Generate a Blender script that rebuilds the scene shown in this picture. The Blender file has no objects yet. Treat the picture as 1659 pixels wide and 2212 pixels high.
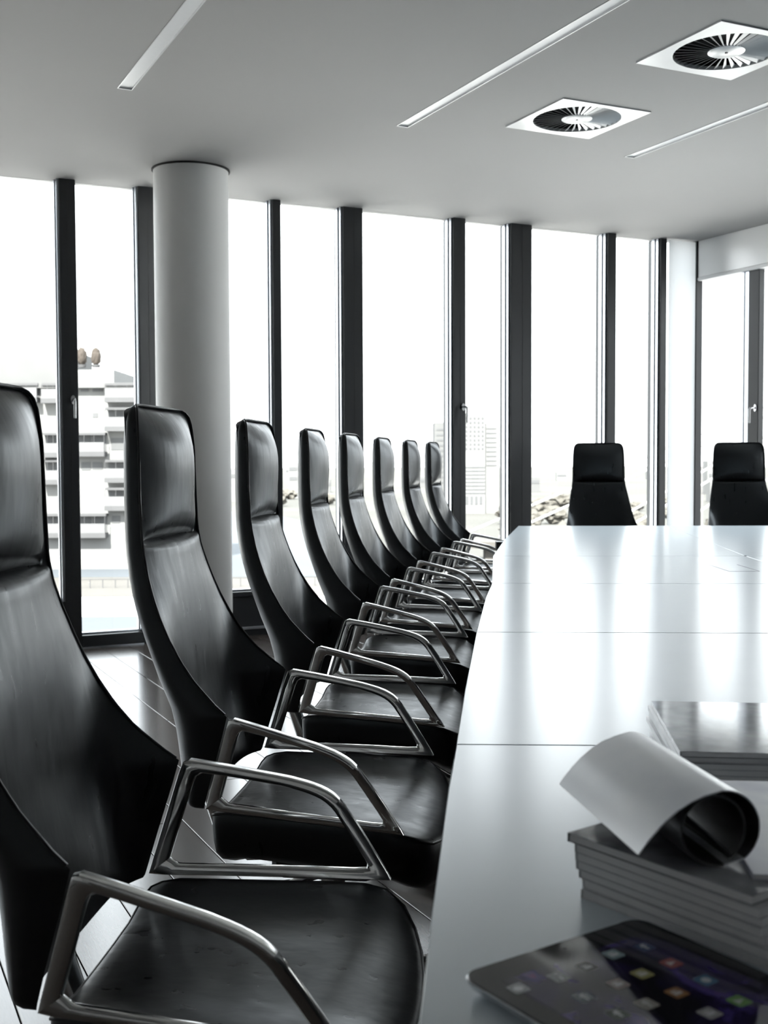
import bpy, bmesh, math, random
from mathutils import Vector, Matrix, noise

random.seed(7)
SC = bpy.context.scene
COL = SC.collection
R = math.radians

# ------------------------------------------------------------------ camera
FPX, IW, IH = 2500.0, 1659.0, 2212.0
CAMZ = 1.172
PITCH, ROLL = 0.04517, 0.004
cam_data = bpy.data.cameras.new('camera')
cam = bpy.data.objects.new('camera', cam_data)
COL.objects.link(cam)
cam_data.sensor_fit = 'VERTICAL'
cam_data.sensor_height = 36.0
cam_data.lens = FPX / IH * 36.0
cam.matrix_world = (Matrix.Translation((0, 0, CAMZ)) @ Matrix.Rotation(math.pi / 2 - PITCH, 4, 'X')
                    @ Matrix.Rotation(-ROLL, 4, 'Z'))
cam_data.clip_start = 0.05
cam_data.clip_end = 3000
cam_data.dof.use_dof = True
cam_data.dof.focus_distance = 2.7
cam_data.dof.aperture_fstop = 9.0
SC.camera = cam

# ------------------------------------------------------------------ sky: bright hazy overcast
SKY = 7.0
world = bpy.data.worlds.new('overcast_sky')
SC.world = world
world.use_nodes = True
nt = world.node_tree
nt.nodes.clear()
wo = nt.nodes.new('ShaderNodeOutputWorld')
bg = nt.nodes.new('ShaderNodeBackground')
tc = nt.nodes.new('ShaderNodeTexCoord')
sep = nt.nodes.new('ShaderNodeSeparateXYZ')
ramp = nt.nodes.new('ShaderNodeValToRGB')
nt.links.new(tc.outputs['Generated'], sep.inputs[0])
nt.links.new(sep.outputs['Z'], ramp.inputs[0])
nt.links.new(ramp.outputs[0], bg.inputs['Color'])
nt.links.new(bg.outputs[0], wo.inputs['Surface'])
ramp.color_ramp.elements[0].position = 0.0
ramp.color_ramp.elements[0].color = (0.40, 0.405, 0.41, 1)
e = ramp.color_ramp.elements.new(0.05)
e.color = (0.46, 0.468, 0.475, 1)
e = ramp.color_ramp.elements.new(0.25)
e.color = (0.67, 0.70, 0.735, 1)
ramp.color_ramp.elements[-1].position = 1.0
ramp.color_ramp.elements[-1].color = (0.90, 0.95, 1.0, 1)
bg.inputs['Strength'].default_value = SKY

# pale winter sun from behind the building: lights the city, not the room
sun_data = bpy.data.lights.new('sun', 'SUN')
sun_data.energy = 26.0
sun_data.angle = R(3)
sun_data.color = (1.0, .97, .93)
sun = bpy.data.objects.new('sun', sun_data)
COL.objects.link(sun)
sun.rotation_euler = (R(48), 0, R(-12))

SC.view_settings.view_transform = 'Standard'
SC.view_settings.look = 'None'
SC.view_settings.gamma = 1.0
SC.view_settings.use_curve_mapping = False
SC.view_settings.exposure = 0.35
SC.cycles.use_denoising = True
SC.cycles.max_bounces = 12
SC.cycles.diffuse_bounces = 6
SC.cycles.glossy_bounces = 5
SC.cycles.transparent_max_bounces = 16
SC.cycles.sample_clamp_indirect = 6.0
SC.cycles.blur_glossy = 1.0
SC.cycles.denoising_prefilter = 'ACCURATE'

# ------------------------------------------------------------------ helpers
CP, SP = math.cos(PITCH), math.sin(PITCH)


def ray(px, py):
    a, b = (px - IW / 2) / FPX, (py - IH / 2) / FPX
    cr, sr = math.cos(ROLL), math.sin(ROLL)
    u, w = a * cr - b * sr, a * sr + b * cr
    return Vector((u, CP - SP * w, -SP - CP * w))


def on_z(px, py, z):
    r = ray(px, py)
    return Vector((0, 0, CAMZ)) + r * ((z - CAMZ) / r.z)


def at(px, py, y):
    r = ray(px, py)
    return Vector((0, 0, CAMZ)) + r * (y / r.y)


class MB:
    def __init__(s):
        s.v, s.f = [], []

    def add(s, verts, faces):
        o = len(s.v)
        s.v += [tuple(v) for v in verts]
        s.f += [tuple(i + o for i in f) for f in faces]
        return s

    def box(s, a, b, M=None):
        x0, y0, z0 = a
        x1, y1, z1 = b
        vs = [(x0, y0, z0), (x1, y0, z0), (x1, y1, z0), (x0, y1, z0), (x0, y0, z1), (x1, y0, z1), (x1, y1, z1), (x0, y1, z1)]
        if M is not None:
            vs = [tuple(M @ Vector(v)) for v in vs]
        return s.add(vs, [(0, 3, 2, 1), (4, 5, 6, 7), (0, 1, 5, 4), (1, 2, 6, 5), (2, 3, 7, 6), (3, 0, 4, 7)])

    def cbox(s, a, b, c=0.002, M=None):
        """box with chamfered edges"""
        x0, y0, z0 = a
        x1, y1, z1 = b
        c = min(c, (x1 - x0) * .45, (y1 - y0) * .45, (z1 - z0) * .45)
        rings = []
        for z, i in ((z0, c), (z0 + c, 0), (z1 - c, 0), (z1, c)):
            k = c if i == 0 else c
            X0, X1, Y0, Y1 = x0 + i, x1 - i, y0 + i, y1 - i
            rings.append([(X0 + k, Y0, z), (X1 - k, Y0, z), (X1, Y0 + k, z), (X1, Y1 - k, z), (X1 - k, Y1, z), (X0 + k, Y1, z), (X0, Y1 - k, z), (X0, Y0 + k, z)])
        if M is not None:
            rings = [[tuple(M @ Vector(p)) for p in r] for r in rings]
        return s.loft(rings, True, True)

    def loft(s, rings, cap0=True, cap1=True, closed=True):
        n = len(rings[0])
        o = len(s.v)
        for r in rings:
            s.v += [tuple(p) for p in r]
        for k in range(len(rings) - 1):
            for i in range(n if closed else n - 1):
                j = (i + 1) % n
                s.f.append((o + k * n + i, o + k * n + j, o + (k + 1) * n + j, o + (k + 1) * n + i))
        if cap0:
            s.f.append(tuple(o + i for i in reversed(range(n))))
        if cap1:
            s.f.append(tuple(o + (len(rings) - 1) * n + i for i in range(n)))
        return s

    def prism(s, poly, z0, z1):
        return s.loft([[(x, y, z0) for x, y in poly], [(x, y, z1) for x, y in poly]])

    def tube(s, path, r, n=8, closed=False, caps=True):
        path = [Vector(p) for p in path]
        m = len(path)
        rings = []
        up = Vector((0, 0, 1))
        prev = None
        for i in range(m):
            if closed:
                d = path[(i + 1) % m] - path[i - 1]
            else:
                d = path[min(i + 1, m - 1)] - path[max(i - 1, 0)]
            d.normalize()
            if prev is None:
                a = d.cross(up)
                if a.length < 1e-3:
                    a = d.cross(Vector((1, 0, 0)))
            else:
                a = prev - d * prev.dot(d)
            a.normalize()
            prev = a
            b = d.cross(a)
            rr = r[i] if isinstance(r, (list, tuple)) else r
            rings.append([path[i] + (a * math.cos(2 * math.pi * k / n) + b * math.sin(2 * math.pi * k / n)) * rr for k in range(n)])
        if closed:
            rings.append(rings[0])
        return s.loft(rings, caps and not closed, caps and not closed)

    def lathe(s, prof, n=24, c=(0, 0, 0)):
        rings = [[(c[0] + r * math.cos(2 * math.pi * k / n), c[1] + r * math.sin(2 * math.pi * k / n), c[2] + z) for k in range(n)] for r, z in prof]
        return s.loft(rings)

    def mesh(s, name, mat, smooth=None):
        me = bpy.data.meshes.new(name)
        me.from_pydata(s.v, [], s.f)
        bm = bmesh.new()
        bm.from_mesh(me)
        bmesh.ops.recalc_face_normals(bm, faces=bm.faces)
        bm.to_mesh(me)
        bm.free()
        if smooth:
            for p in me.polygons:
                p.use_smooth = True
            me.set_sharp_from_angle(angle=R(smooth))
        for m in (mat if isinstance(mat, (list, tuple)) else [mat]):
            me.materials.append(m)
        return me

    def build(s, name, mat, parent=None, smooth=None, M=None):
        return link(name, s.mesh(name, mat, smooth), parent, M)


def link(name, data, parent=None, M=None):
    o = bpy.data.objects.new(name, data)
    COL.objects.link(o)
    if parent is not None:
        o.parent = parent
    if M is not None:
        o.matrix_local = M
    return o


def tag(o, label=None, cat=None, group=None, kind=None):
    if label: o['label'] = label
    if cat: o['category'] = cat
    if group: o['group'] = group
    if kind: o['kind'] = kind
    return o


def thing(name, label, cat, M=None, group=None):
    o = link(name, None, None, M)
    o.empty_display_size = 0.1
    return tag(o, label, cat, group)


def struct(o, label=None, cat=None):
    return tag(o, label, cat, None, 'structure')


# ------------------------------------------------------------------ materials
def mat(name, col, rough=0.5, metal=0.0, spec=0.5, bump=None, var=None, coat=0.0, emit=None, aniso=None):
    """principled; bump = (scale, strength, distance[, stretch]); var = (scale, dark colour, amount[, stretch])"""
    m = bpy.data.materials.new(name)
    m.use_nodes = True
    n = m.node_tree
    p = n.nodes['Principled BSDF']
    p.inputs['Base Color'].default_value = (*col, 1)
    p.inputs['Roughness'].default_value = rough
    p.inputs['Metallic'].default_value = metal
    p.inputs['Specular IOR Level'].default_value = spec
    p.inputs['Coat Weight'].default_value = coat
    if emit:
        p.inputs['Emission Color'].default_value = (*emit[0], 1)
        p.inputs['Emission Strength'].default_value = emit[1]
    tcn = n.nodes.new('ShaderNodeTexCoord')
    if var:
        mp = n.nodes.new('ShaderNodeMapping')
        if len(var) > 3:
            mp.inputs['Scale'].default_value = var[3]
        nz = n.nodes.new('ShaderNodeTexNoise')
        nz.inputs['Scale'].default_value = var[0]
        nz.inputs['Detail'].default_value = 5
        rp = n.nodes.new('ShaderNodeValToRGB')
        rp.color_ramp.elements[0].position = 0.35
        rp.color_ramp.elements[1].position = 0.68
        rp.color_ramp.elements[0].color = (*[c * (1 - var[2]) + d * var[2] for c, d in zip(col, var[1])], 1)
        rp.color_ramp.elements[1].color = (*col, 1)
        n.links.new(tcn.outputs['Object'], mp.inputs[0])
        n.links.new(mp.outputs[0], nz.inputs['Vector'])
        n.links.new(nz.outputs[0], rp.inputs[0])
        n.links.new(rp.outputs[0], p.inputs['Base Color'])
    if bump:
        mp = n.nodes.new('ShaderNodeMapping')
        if len(bump) > 3:
            mp.inputs['Scale'].default_value = bump[3]
        nz = n.nodes.new('ShaderNodeTexNoise')
        nz.inputs['Scale'].default_value = bump[0]
        nz.inputs['Detail'].default_value = 6
        bp = n.nodes.new('ShaderNodeBump')
        bp.inputs['Strength'].default_value = bump[1]
        bp.inputs['Distance'].default_value = bump[2]
        n.links.new(tcn.outputs['Object'], mp.inputs[0])
        n.links.new(mp.outputs[0], nz.inputs['Vector'])
        n.links.new(nz.outputs[0], bp.inputs['Height'])
        n.links.new(bp.outputs[0], p.inputs['Normal'])
    return m


def leather_material():
    m = mat('black_leather', (0.0055, 0.006, 0.0068), 0.34, spec=0.48)
    n = m.node_tree
    p = n.nodes['Principled BSDF']
    p.inputs['Specular Tint'].default_value = (.86, .94, 1.0, 1)
    tcn = n.nodes.new('ShaderNodeTexCoord')
    mp = n.nodes.new('ShaderNodeMapping')
    mp.inputs['Scale'].default_value = (1, 1.6, .45)
    big = n.nodes.new('ShaderNodeTexNoise')
    big.inputs['Scale'].default_value = 22
    big.inputs['Detail'].default_value = 2.5
    big.inputs['Distortion'].default_value = .25
    fine = n.nodes.new('ShaderNodeTexNoise')
    fine.inputs['Scale'].default_value = 150
    fine.inputs['Detail'].default_value = 2
    add = n.nodes.new('ShaderNodeMath')
    add.operation = 'MULTIPLY_ADD'
    add.inputs[1].default_value = .03
    bp = n.nodes.new('ShaderNodeBump')
    bp.inputs['Strength'].default_value = .16
    bp.inputs['Distance'].default_value = .004
    rr = n.nodes.new('ShaderNodeMapRange')
    rr.inputs['From Min'].default_value = .3
    rr.inputs['From Max'].default_value = .7
    rr.inputs['To Min'].default_value = .27
    rr.inputs['To Max'].default_value = .37
    n.links.new(tcn.outputs['Object'], mp.inputs[0])
    n.links.new(mp.outputs[0], big.inputs['Vector'])
    n.links.new(tcn.outputs['Object'], fine.inputs['Vector'])
    n.links.new(fine.outputs[0], add.inputs[0])
    n.links.new(big.outputs[0], add.inputs[2])
    n.links.new(add.outputs[0], bp.inputs['Height'])
    n.links.new(bp.outputs[0], p.inputs['Normal'])
    n.links.new(big.outputs[0], rr.inputs[0])
    n.links.new(rr.outputs[0], p.inputs['Roughness'])
    return m


def glass_material():
    m = bpy.data.materials.new('window_glass')
    m.use_nodes = True
    n = m.node_tree
    n.nodes.clear()
    out = n.nodes.new('ShaderNodeOutputMaterial')
    mx = n.nodes.new('ShaderNodeMixShader')
    tr = n.nodes.new('ShaderNodeBsdfTransparent')
    tr.inputs[0].default_value = (.97, .985, .98, 1)
    gl = n.nodes.new('ShaderNodeBsdfGlossy')
    gl.inputs['Roughness'].default_value = .01
    fr = n.nodes.new('ShaderNodeFresnel')
    fr.inputs['IOR'].default_value = 1.25
    n.links.new(fr.outputs[0], mx.inputs[0])
    n.links.new(tr.outputs[0], mx.inputs[1])
    n.links.new(gl.outputs[0], mx.inputs[2])
    n.links.new(mx.outputs[0], out.inputs[0])
    return m


def blind_material():
    m = bpy.data.materials.new('white_blind_fabric')
    m.use_nodes = True
    n = m.node_tree
    n.nodes.clear()
    out = n.nodes.new('ShaderNodeOutputMaterial')
    mx = n.nodes.new('ShaderNodeMixShader')
    mx.inputs[0].default_value = .55
    d = n.nodes.new('ShaderNodeBsdfDiffuse')
    d.inputs[0].default_value = (.85, .86, .87, 1)
    t = n.nodes.new('ShaderNodeBsdfTranslucent')
    t.inputs[0].default_value = (.85, .86, .87, 1)
    n.links.new(d.outputs[0], mx.inputs[1])
    n.links.new(t.outputs[0], mx.inputs[2])
    n.links.new(mx.outputs[0], out.inputs[0])
    return m


def screen_material():
    m = mat('tablet_screen', (0.012, 0.012, 0.014), 0.06, spec=0.5)
    n = m.node_tree
    p = n.nodes['Principled BSDF']
    tcn = n.nodes.new('ShaderNodeTexCoord')
    nz = n.nodes.new('ShaderNodeTexNoise')
    nz.inputs['Scale'].default_value = 11
    nz.inputs['Detail'].default_value = 3
    nz.inputs['Distortion'].default_value = 2.5
    rp = n.nodes.new('ShaderNodeValToRGB')
    el = rp.color_ramp.elements
    el[0].position, el[0].color = .42, (.012, .012, .016, 1)
    el[1].position, el[1].color = .80, (.18, .04, .14, 1)
    e1 = el.new(.58)
    e1.color = (.022, .016, .06, 1)
    e2 = el.new(.68)
    e2.color = (.06, .045, .17, 1)
    n.links.new(tcn.outputs['Object'], nz.inputs['Vector'])
    n.links.new(nz.outputs[0], rp.inputs[0])
    n.links.new(rp.outputs[0], p.inputs['Base Color'])
    n.links.new(rp.outputs[0], p.inputs['Emission Color'])
    p.inputs['Emission Strength'].default_value = .05
    return m


def print_material(name, c0, c1, c2, scale, rough, stretch=(1, 1, 1)):
    m = mat(name, c0, rough, spec=0.5)
    n = m.node_tree
    p = n.nodes['Principled BSDF']
    tcn = n.nodes.new('ShaderNodeTexCoord')
    mp = n.nodes.new('ShaderNodeMapping')
    mp.inputs['Scale'].default_value = stretch
    nz = n.nodes.new('ShaderNodeTexNoise')
    nz.inputs['Scale'].default_value = scale
    nz.inputs['Detail'].default_value = 3
    rp = n.nodes.new('ShaderNodeValToRGB')
    el = rp.color_ramp.elements
    el[0].position, el[0].color = .38, (*c0, 1)
    el[1].position, el[1].color = .66, (*c2, 1)
    e1 = el.new(.52)
    e1.color = (*c1, 1)
    n.links.new(tcn.outputs['Object'], mp.inputs[0])
    n.links.new(mp.outputs[0], nz.inputs['Vector'])
    n.links.new(nz.outputs[0], rp.inputs[0])
    n.links.new(rp.outputs[0], p.inputs['Base Color'])
    return m


M = {}
M['leather'] = leather_material()
M['piping'] = mat('leather_piping', (.014, .0145, .016), .38)
M['chrome'] = mat('polished_aluminium', (.72, .72, .71), .10, 1.0, var=(9, (.6, .6, .6), .3))
M['pad'] = mat('brushed_arm_cap', (.68, .68, .67), .16, 1.0, bump=(300, .05, .0005, (1, 6, 6)))
M['darkmetal'] = mat('dark_steel', (.05, .05, .055), .4, .8, var=(30, (.02, .02, .02), .4))
M['frame'] = mat('anthracite_frame', (.016, .018, .021), .42, 0.0, bump=(400, .06, .0004), var=(4, (.01, .011, .013), .5))
M['alu'] = mat('bright_aluminium_bead', (.62, .65, .70), .28, 1.0, bump=(60, .05, .0006, (1, 1, .02)))
M['glass'] = glass_material()
M['white'] = mat('white_paint', (.88, .885, .89), .6, bump=(180, .04, .0008), var=(2.5, (.72, .725, .73), .5))
M['soffit'] = mat('white_gloss_paint', (.90, .90, .90), .22, spec=1.0, bump=(180, .03, .0006), var=(2.5, (.88, .88, .88), .5))
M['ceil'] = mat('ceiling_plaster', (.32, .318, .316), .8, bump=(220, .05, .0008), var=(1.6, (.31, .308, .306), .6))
M['wallbounce'] = mat('pale_bounce_plaster', (.86, .86, .86), .8, bump=(150, .06, .001), var=(1.5, (.83, .83, .83), .6))  # unseen walls made near-white to reflect fill light into the room
M['column'] = mat('column_plaster', (.80, .80, .795), .55, bump=(120, .05, .0008), var=(3, (.77, .77, .765), .6))
M['diff'] = mat('luminaire_diffuser', (.55, .56, .57), .35, emit=((.9, .95, 1.0), .06), var=(40, (.52, .53, .54), .5))
M['ventplate'] = mat('vent_plate', (.52, .53, .54), .30, .35, var=(8, (.47, .48, .49), .5))
M['void'] = mat('duct_black', (.012, .012, .012), .8, var=(10, (.006, .006, .006), .5))
M['table'] = mat('table_linoleum', (.64, .715, .765), .23, spec=1.0, bump=(600, .03, .0004), var=(14, (.625, .70, .75), .5))
M['tableedge'] = mat('table_edge_band', (.16, .15, .15), .35, var=(30, (.12, .11, .11), .5))
M['groove'] = mat('joint_black', (.02, .02, .022), .6, var=(20, (.012, .012, .012), .5))
WOOD = []
for i, (c, d) in enumerate((((.090, .074, .066), (.052, .043, .039)), ((.104, .086, .077), (.061, .051, .046)), ((.078, .064, .058), (.046, .038, .035)))):
    WOOD.append(mat('dark_oak_%s' % 'abc'[i], c, .20, var=(9, d, .8, (12, 1, 1)), bump=(40, .06, .0008, (10, .6, 1)), spec=.6))
M['paper'] = mat('paper_edges', (.80, .80, .81), .55, bump=(900, .25, .0008, (.02, .02, 8)), var=(700, (.62, .62, .63), .6, (.02, .02, 4)))
M['cover'] = print_material('cover_gloss_grey', (.16, .165, .18), (.34, .35, .37), (.62, .64, .67), 9, .10)
M['coverplain'] = print_material('cover_pale', (.62, .63, .65), (.70, .71, .73), (.76, .77, .79), 6, .22)
M['page'] = print_material('printed_page', (.44, .45, .58), (.66, .67, .72), (.76, .76, .78), 7, .35)
M['darkpages'] = print_material('dark_inner_pages', (.015, .015, .016), (.03, .03, .032), (.06, .06, .062), 12, .4)  # near-black tones for the pages inside the roll
M['sheet'] = print_material('rolled_cover', (.70, .73, .80), (.80, .82, .86), (.87, .87, .89), 10, .30, (1, .6, 1))
M['sheet'].node_tree.nodes['Principled BSDF'].inputs['Specular IOR Level'].default_value = 1.0
M['blackglass'] = mat('black_bezel_glass', (.008, .008, .009), .05, spec=.5, var=(10, (.005, .005, .005), .5))
M['tabletback'] = mat('tablet_aluminium', (.75, .76, .78), .25, .9, var=(30, (.68, .69, .71), .4))
M['screen'] = screen_material()
M['blind'] = blind_material()
M['handle'] = mat('satin_steel', (.62, .62, .63), .24, 1.0, var=(60, (.5, .5, .5), .4))
# outdoors
M['facade'] = mat('pale_render', (.125, .125, .122), .85, spec=.2, var=(.4, (.115, .115, .112), .6))
M['facade2'] = mat('pale_concrete', (.084, .084, .083), .85, spec=.2, var=(.5, (.076, .076, .075), .6))
M['slab'] = mat('balcony_slab', (.055, .055, .056), .8, spec=.2, var=(1, (.048, .048, .049), .5))
M['farpane'] = mat('far_window', (.066, .067, .068), .6, spec=.2, var=(.6, (.058, .059, .06), .6))
M['balglass'] = mat('balcony_glass', (.088, .088, .089), .6, spec=.2, var=(.7, (.08, .08, .081), .6))
M['ground'] = mat('bright_bounce_ground', (.55, .54, .52), .95, spec=.1, var=(.012, (.36, .35, .335), .8))  # near ground kept bright so it bounces light up onto the ceiling
M['land'] = mat('city_land', (.072, .070, .064), .95, spec=.1, var=(.03, (.052, .051, .046), .8))
M['water'] = mat('river_water', (.060, .066, .072), .7, spec=.1, bump=(.35, .3, .3), var=(.05, (.053, .058, .064), .6))
M['quay'] = mat('quay_stone', (.070, .066, .060), .9, spec=.2, var=(.3, (.06, .056, .051), .7))
M['quaywhite'] = mat('quay_concrete', (.19, .19, .185), .9, spec=.2, var=(.2, (.17, .17, .165), .6))
M['leaf'] = mat('winter_foliage', (.076, .072, .063), .9, spec=.1, var=(.8, (.062, .058, .051), .8))
M['shrub'] = mat('topiary_foliage', (.040, .034, .029), .9, spec=.1, var=(6, (.04, .034, .029), .8))
M['cable'] = mat('white_stay_cable', (.24, .24, .24), .7, spec=.2, var=(1, (.22, .22, .22), .5))

# ------------------------------------------------------------------ room frame: x_r along window wall, y_r outwards
RA = R(25.7)
RO = Vector((2.5, 9.313, 0))
RM = Matrix.Translation(RO) @ Matrix.Rotation(RA, 4, 'Z')
H = 2.9
XL, YB = -10.5, -10.2    # unseen side walls, set close behind the camera to bounce fill light


def rbox(name, a, b, m, parent=None, smooth=None, c=0):
    mb = MB()
    mb.cbox(a, b, c) if c else mb.box(a, b)
    return mb.build(name, m, parent, smooth, None if parent else RM)


# ---- floor with planks along y_r
floor = struct(rbox('floor', (XL, YB, -.20), (.15, .15, -.012), M['groove']))
PW, PL, GAP = .17, 1.7, .003
plank_meshes = [MB().cbox((0, 0, -.014), (PW - GAP, PL - GAP, 0), .0015).mesh('plank', w) for w in WOOD]
seen, rest = [], []
nx = int((0.1 - XL) / PW)
for i in range(nx):
    x = -.0 - (i + 1) * PW
    off = (i * 0.618 % 1.0) * PL
    y = YB - off
    while y < .1:
        y1 = min(y + PL, .1)
        y0 = max(y, YB)
        if y1 - y0 > .05:
            full = (y1 - y0) > PL - 1e-6
            vis = -7.4 < x < -2.9 and y1 > -6.6 and full
            (seen if vis else rest).append((x, y0, y1, (i * 7 + int(y * 3 + 90)) % 3))
        y += PL
seen.sort(key=lambda s: -s[1])
for x, y0, y1, k in seen[:300]:
    link('plank', plank_meshes[k], floor, Matrix.Translation((x, y0, 0)))
mb = [MB(), MB(), MB()]
for x, y0, y1, k in rest + seen[300:]:
    mb[k].box((x, y0, -.014), (x + PW - GAP, y1 - GAP, 0))
allm = MB()
idx = []
for k in range(3):
    n0 = len(allm.f)
    allm.add(mb[k].v, mb[k].f)
    idx += [k] * (len(allm.f) - n0)
me = bpy.data.meshes.new('planks_beyond')
me.from_pydata(allm.v, [], allm.f)
for w in WOOD:
    me.materials.append(w)
me.polygons.foreach_set('material_index', idx)
tag(link('planks_beyond', me, floor), kind='stuff')

# ---- ceiling with recesses for luminaires and air outlets
strips = [(-5.035, -4.965, -9.6, -1.86), (-3.59, -3.522, -9.6, -1.86), (-2.132, -2.064, -9.6, -1.86)]
vents = [(-3.072, -2.548, -2.622, -2.088), (-3.07, -2.535, -3.70, -3.166)]
VH = .018
holes = [(a, b, c, d) for a, b, c, d in strips] + [(a + VH, b - VH, c + VH, d - VH) for a, b, c, d in vents]
xs = sorted({XL, .15} | {h[0] for h in holes} | {h[1] for h in holes})
ys = sorted({YB, .15} | {h[2] for h in holes} | {h[3] for h in holes})
cb = MB()
for x0, x1 in zip(xs[:-1], xs[1:]):
    for y0, y1 in zip(ys[:-1], ys[1:]):
        cx, cy = (x0 + x1) / 2, (y0 + y1) / 2
        if not any(h[0] < cx < h[1] and h[2] < cy < h[3] for h in holes):
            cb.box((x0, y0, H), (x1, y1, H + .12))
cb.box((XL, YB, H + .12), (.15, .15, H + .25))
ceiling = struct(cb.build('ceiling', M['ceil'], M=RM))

labs = ['linear ceiling luminaire nearest the round column', 'linear ceiling luminaire beside the square air outlets, on their column side',
        'linear ceiling luminaire beyond the square air outlets, towards the corner']
for (a, b, c, d), lb in zip(strips, labs):
    t = thing('ceiling_light', lb, 'ceiling light', RM @ Matrix.Translation(((a + b) / 2, d, H)), 'linear luminaires set in the ceiling')
    w, L = (b - a) / 2, d - c
    MB().box((-w + .004, -L + .004, .006), (w - .004, -.004, .05)).build('diffuser', M['diff'], t)
    fr = MB()
    fr.box((-w, -L, -.002), (-w + .004, 0, .05)).box((w - .004, -L, -.002), (w, 0, .05)).box((-w, -.004, -.002), (w, 0, .05))
    fr.build('frame', M['ventplate'], t)

vl = ['square swirl air outlet closer to the windows, whole in view', 'square swirl air outlet cut by the edge of the picture']
for (a, b, c, d), lb in zip(vents, vl):
    t = thing('air_diffuser', lb, 'air vent', RM @ Matrix.Translation(((a + b) / 2, (c + d) / 2, H)), 'swirl air outlets in the ceiling')
    hx = (b - a) / 2
    rad = .222
    n = 64
    sq, ci, ci2, sq2 = [], [], [], []
    for k in range(n):
        an = 2 * math.pi * k / n
        cx, sx = math.cos(an), math.sin(an)
        s_ = hx / max(abs(cx), abs(sx))
        sq.append((cx * s_, sx * s_, -.006))
        sq2.append((cx * s_, sx * s_, 0.0))
        ci.append((cx * rad, sx * rad, -.004))
        ci2.append((cx * (rad - .004), sx * (rad - .004), .012))
    MB().loft([sq2, sq, ci, ci2], False, False).build('plate', M['ventplate'], t, 30)
    MB().lathe([(.235, .085), (.235, .09)], 40).build('duct_back', M['void'], t)
    MB().loft([[(rad * math.cos(2 * math.pi * k / 40), rad * math.sin(2 * math.pi * k / 40), z) for k in range(40)] for z in (.004, .085)], False, False).build('duct_collar', M['void'], t, 40)
    MB().lathe([(.0, -.005), (.072, -.005), (.078, -.002), (.078, .004), (.0, .006)], 32).build('hub', M['ventplate'], t, 40)
    MB().lathe([(.0, -.008), (.006, -.008), (.007, -.004)], 12).build('screw', M['darkmetal'], t, 40)
    NV = 36
    vane = MB()
    rings = []
    for r, hw in ((.074, .0030), (.22, .0080)):
        rise = hw * 1.25
        rings.append([(r, hw, -.003), (r, -hw, -.003 + rise), (r, -hw, -.0018 + rise), (r, hw, -.0018)])
    vane.loft(rings)
    vm = vane.mesh('vane', M['ventplate'])
    for k in range(NV):
        link('vane', vm, t, Matrix.Rotation(2 * math.pi * k / NV, 4, 'Z'))

# ---- solid walls behind
struct(rbox('wall_back', (XL - .15, YB - .15, -.2), (.15, YB, H + .25), M['wallbounce']))
struct(rbox('wall_left', (XL - .15, YB, -.2), (XL, .3, H + .25), M['wallbounce']))

# ---- window wall: frames, panes, beads, handles
GD = .095     # depth from frame face to glass


def lever(parent, x, y, z, nx=0, ny=-1, mirror=1):
    """rosette + lever handle on a face whose normal is (nx, ny)"""
    n = Vector((nx, ny, 0))
    p = Vector((x, y, z))
    rs = MB()
    side = Vector((-ny, nx, 0))
    ring = []
    for dd in (0, .008):
        ring.append([p + n * dd + side * (.015 * math.cos(2 * math.pi * k / 16)) + Vector((0, 0, .028 * math.sin(2 * math.pi * k / 16))) for k in range(16)])
    rs.loft(ring)
    h = rs.build('handle_rosette', M['handle'], parent, 40)
    q = p + n * .008
    path = [q, q + n * .035, q + n * .048 + Vector((0, 0, -.006)), q + n * .052 + Vector((0, 0, -.02)), q + n * .052 + Vector((0, 0, -.115))]
    MB().tube(path, [.008, .008, .0085, .0085, .0075], 10).build('handle_lever', M['handle'], h, 50)
    return h


def bay(name, x0, x1, mw, zsill, handle=None, split=False, floor_bar=.09, n=0):
    """glazed bay: its own mullion at x0..x0+mw, pane up to x1 (next mullion)"""
    t = link(name, None, None, RM)
    t.empty_display_size = .1
    struct(t)
    mul = MB().cbox((x0, 0, 0), (x0 + mw, .16, H), .003)
    mo = mul.build('mullion', M['frame'], t)
    if split:
        MB().box((x0 + mw * .55 - .002, -.0012, 0), (x0 + mw * .55 + .002, .004, H)).build('joint_groove', M['groove'], mo)
    bd = MB()
    bd.box((x0 - .012, .022, .09), (x0 + .0005, .050, H)).box((x0 - .020, .056, .09), (x0 + .0005, .088, H))
    bd.build('glazing_bead', M['alu'], t)
    if zsill > .15:
        MB().cbox((x0 + mw, .012, 0), (x1, .14, zsill - .045), .003).build('spandrel_panel', M['frame'], t)
        MB().cbox((x0 + mw, .0, zsill - .045), (x1, .15, zsill - .012), .003).build('sill', M['frame'], t)
        MB().box((x0 + mw, .055, zsill - .012), (x1, .10, zsill)).build('sill_bead', M['alu'], t)
        MB().cbox((x0 + mw + .02, -.002, .045), (x1 - .02, .013, .062), .002).build('trim_strip', M['alu'], t)
    else:
        MB().cbox((x0 + mw, .0, .008), (x1, .15, floor_bar - .012), .003).build('bottom_rail', M['frame'], t)
        MB().box((x0 + mw, .055, floor_bar - .012), (x1, .10, floor_bar)).build('sill_bead', M['alu'], t)
        MB().box((x0 + mw, -.01, 0), (x1, .02, .008)).build('threshold', M['alu'], t)
    zb = zsill if zsill > .15 else floor_bar
    MB().box((x0 + mw, GD, zb), (x1 - .012, GD + .008, H)).build('pane', M['glass'], t)
    if handle:
        lever(mo, x0 + handle, -.0005, 1.55)
    return t


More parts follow.
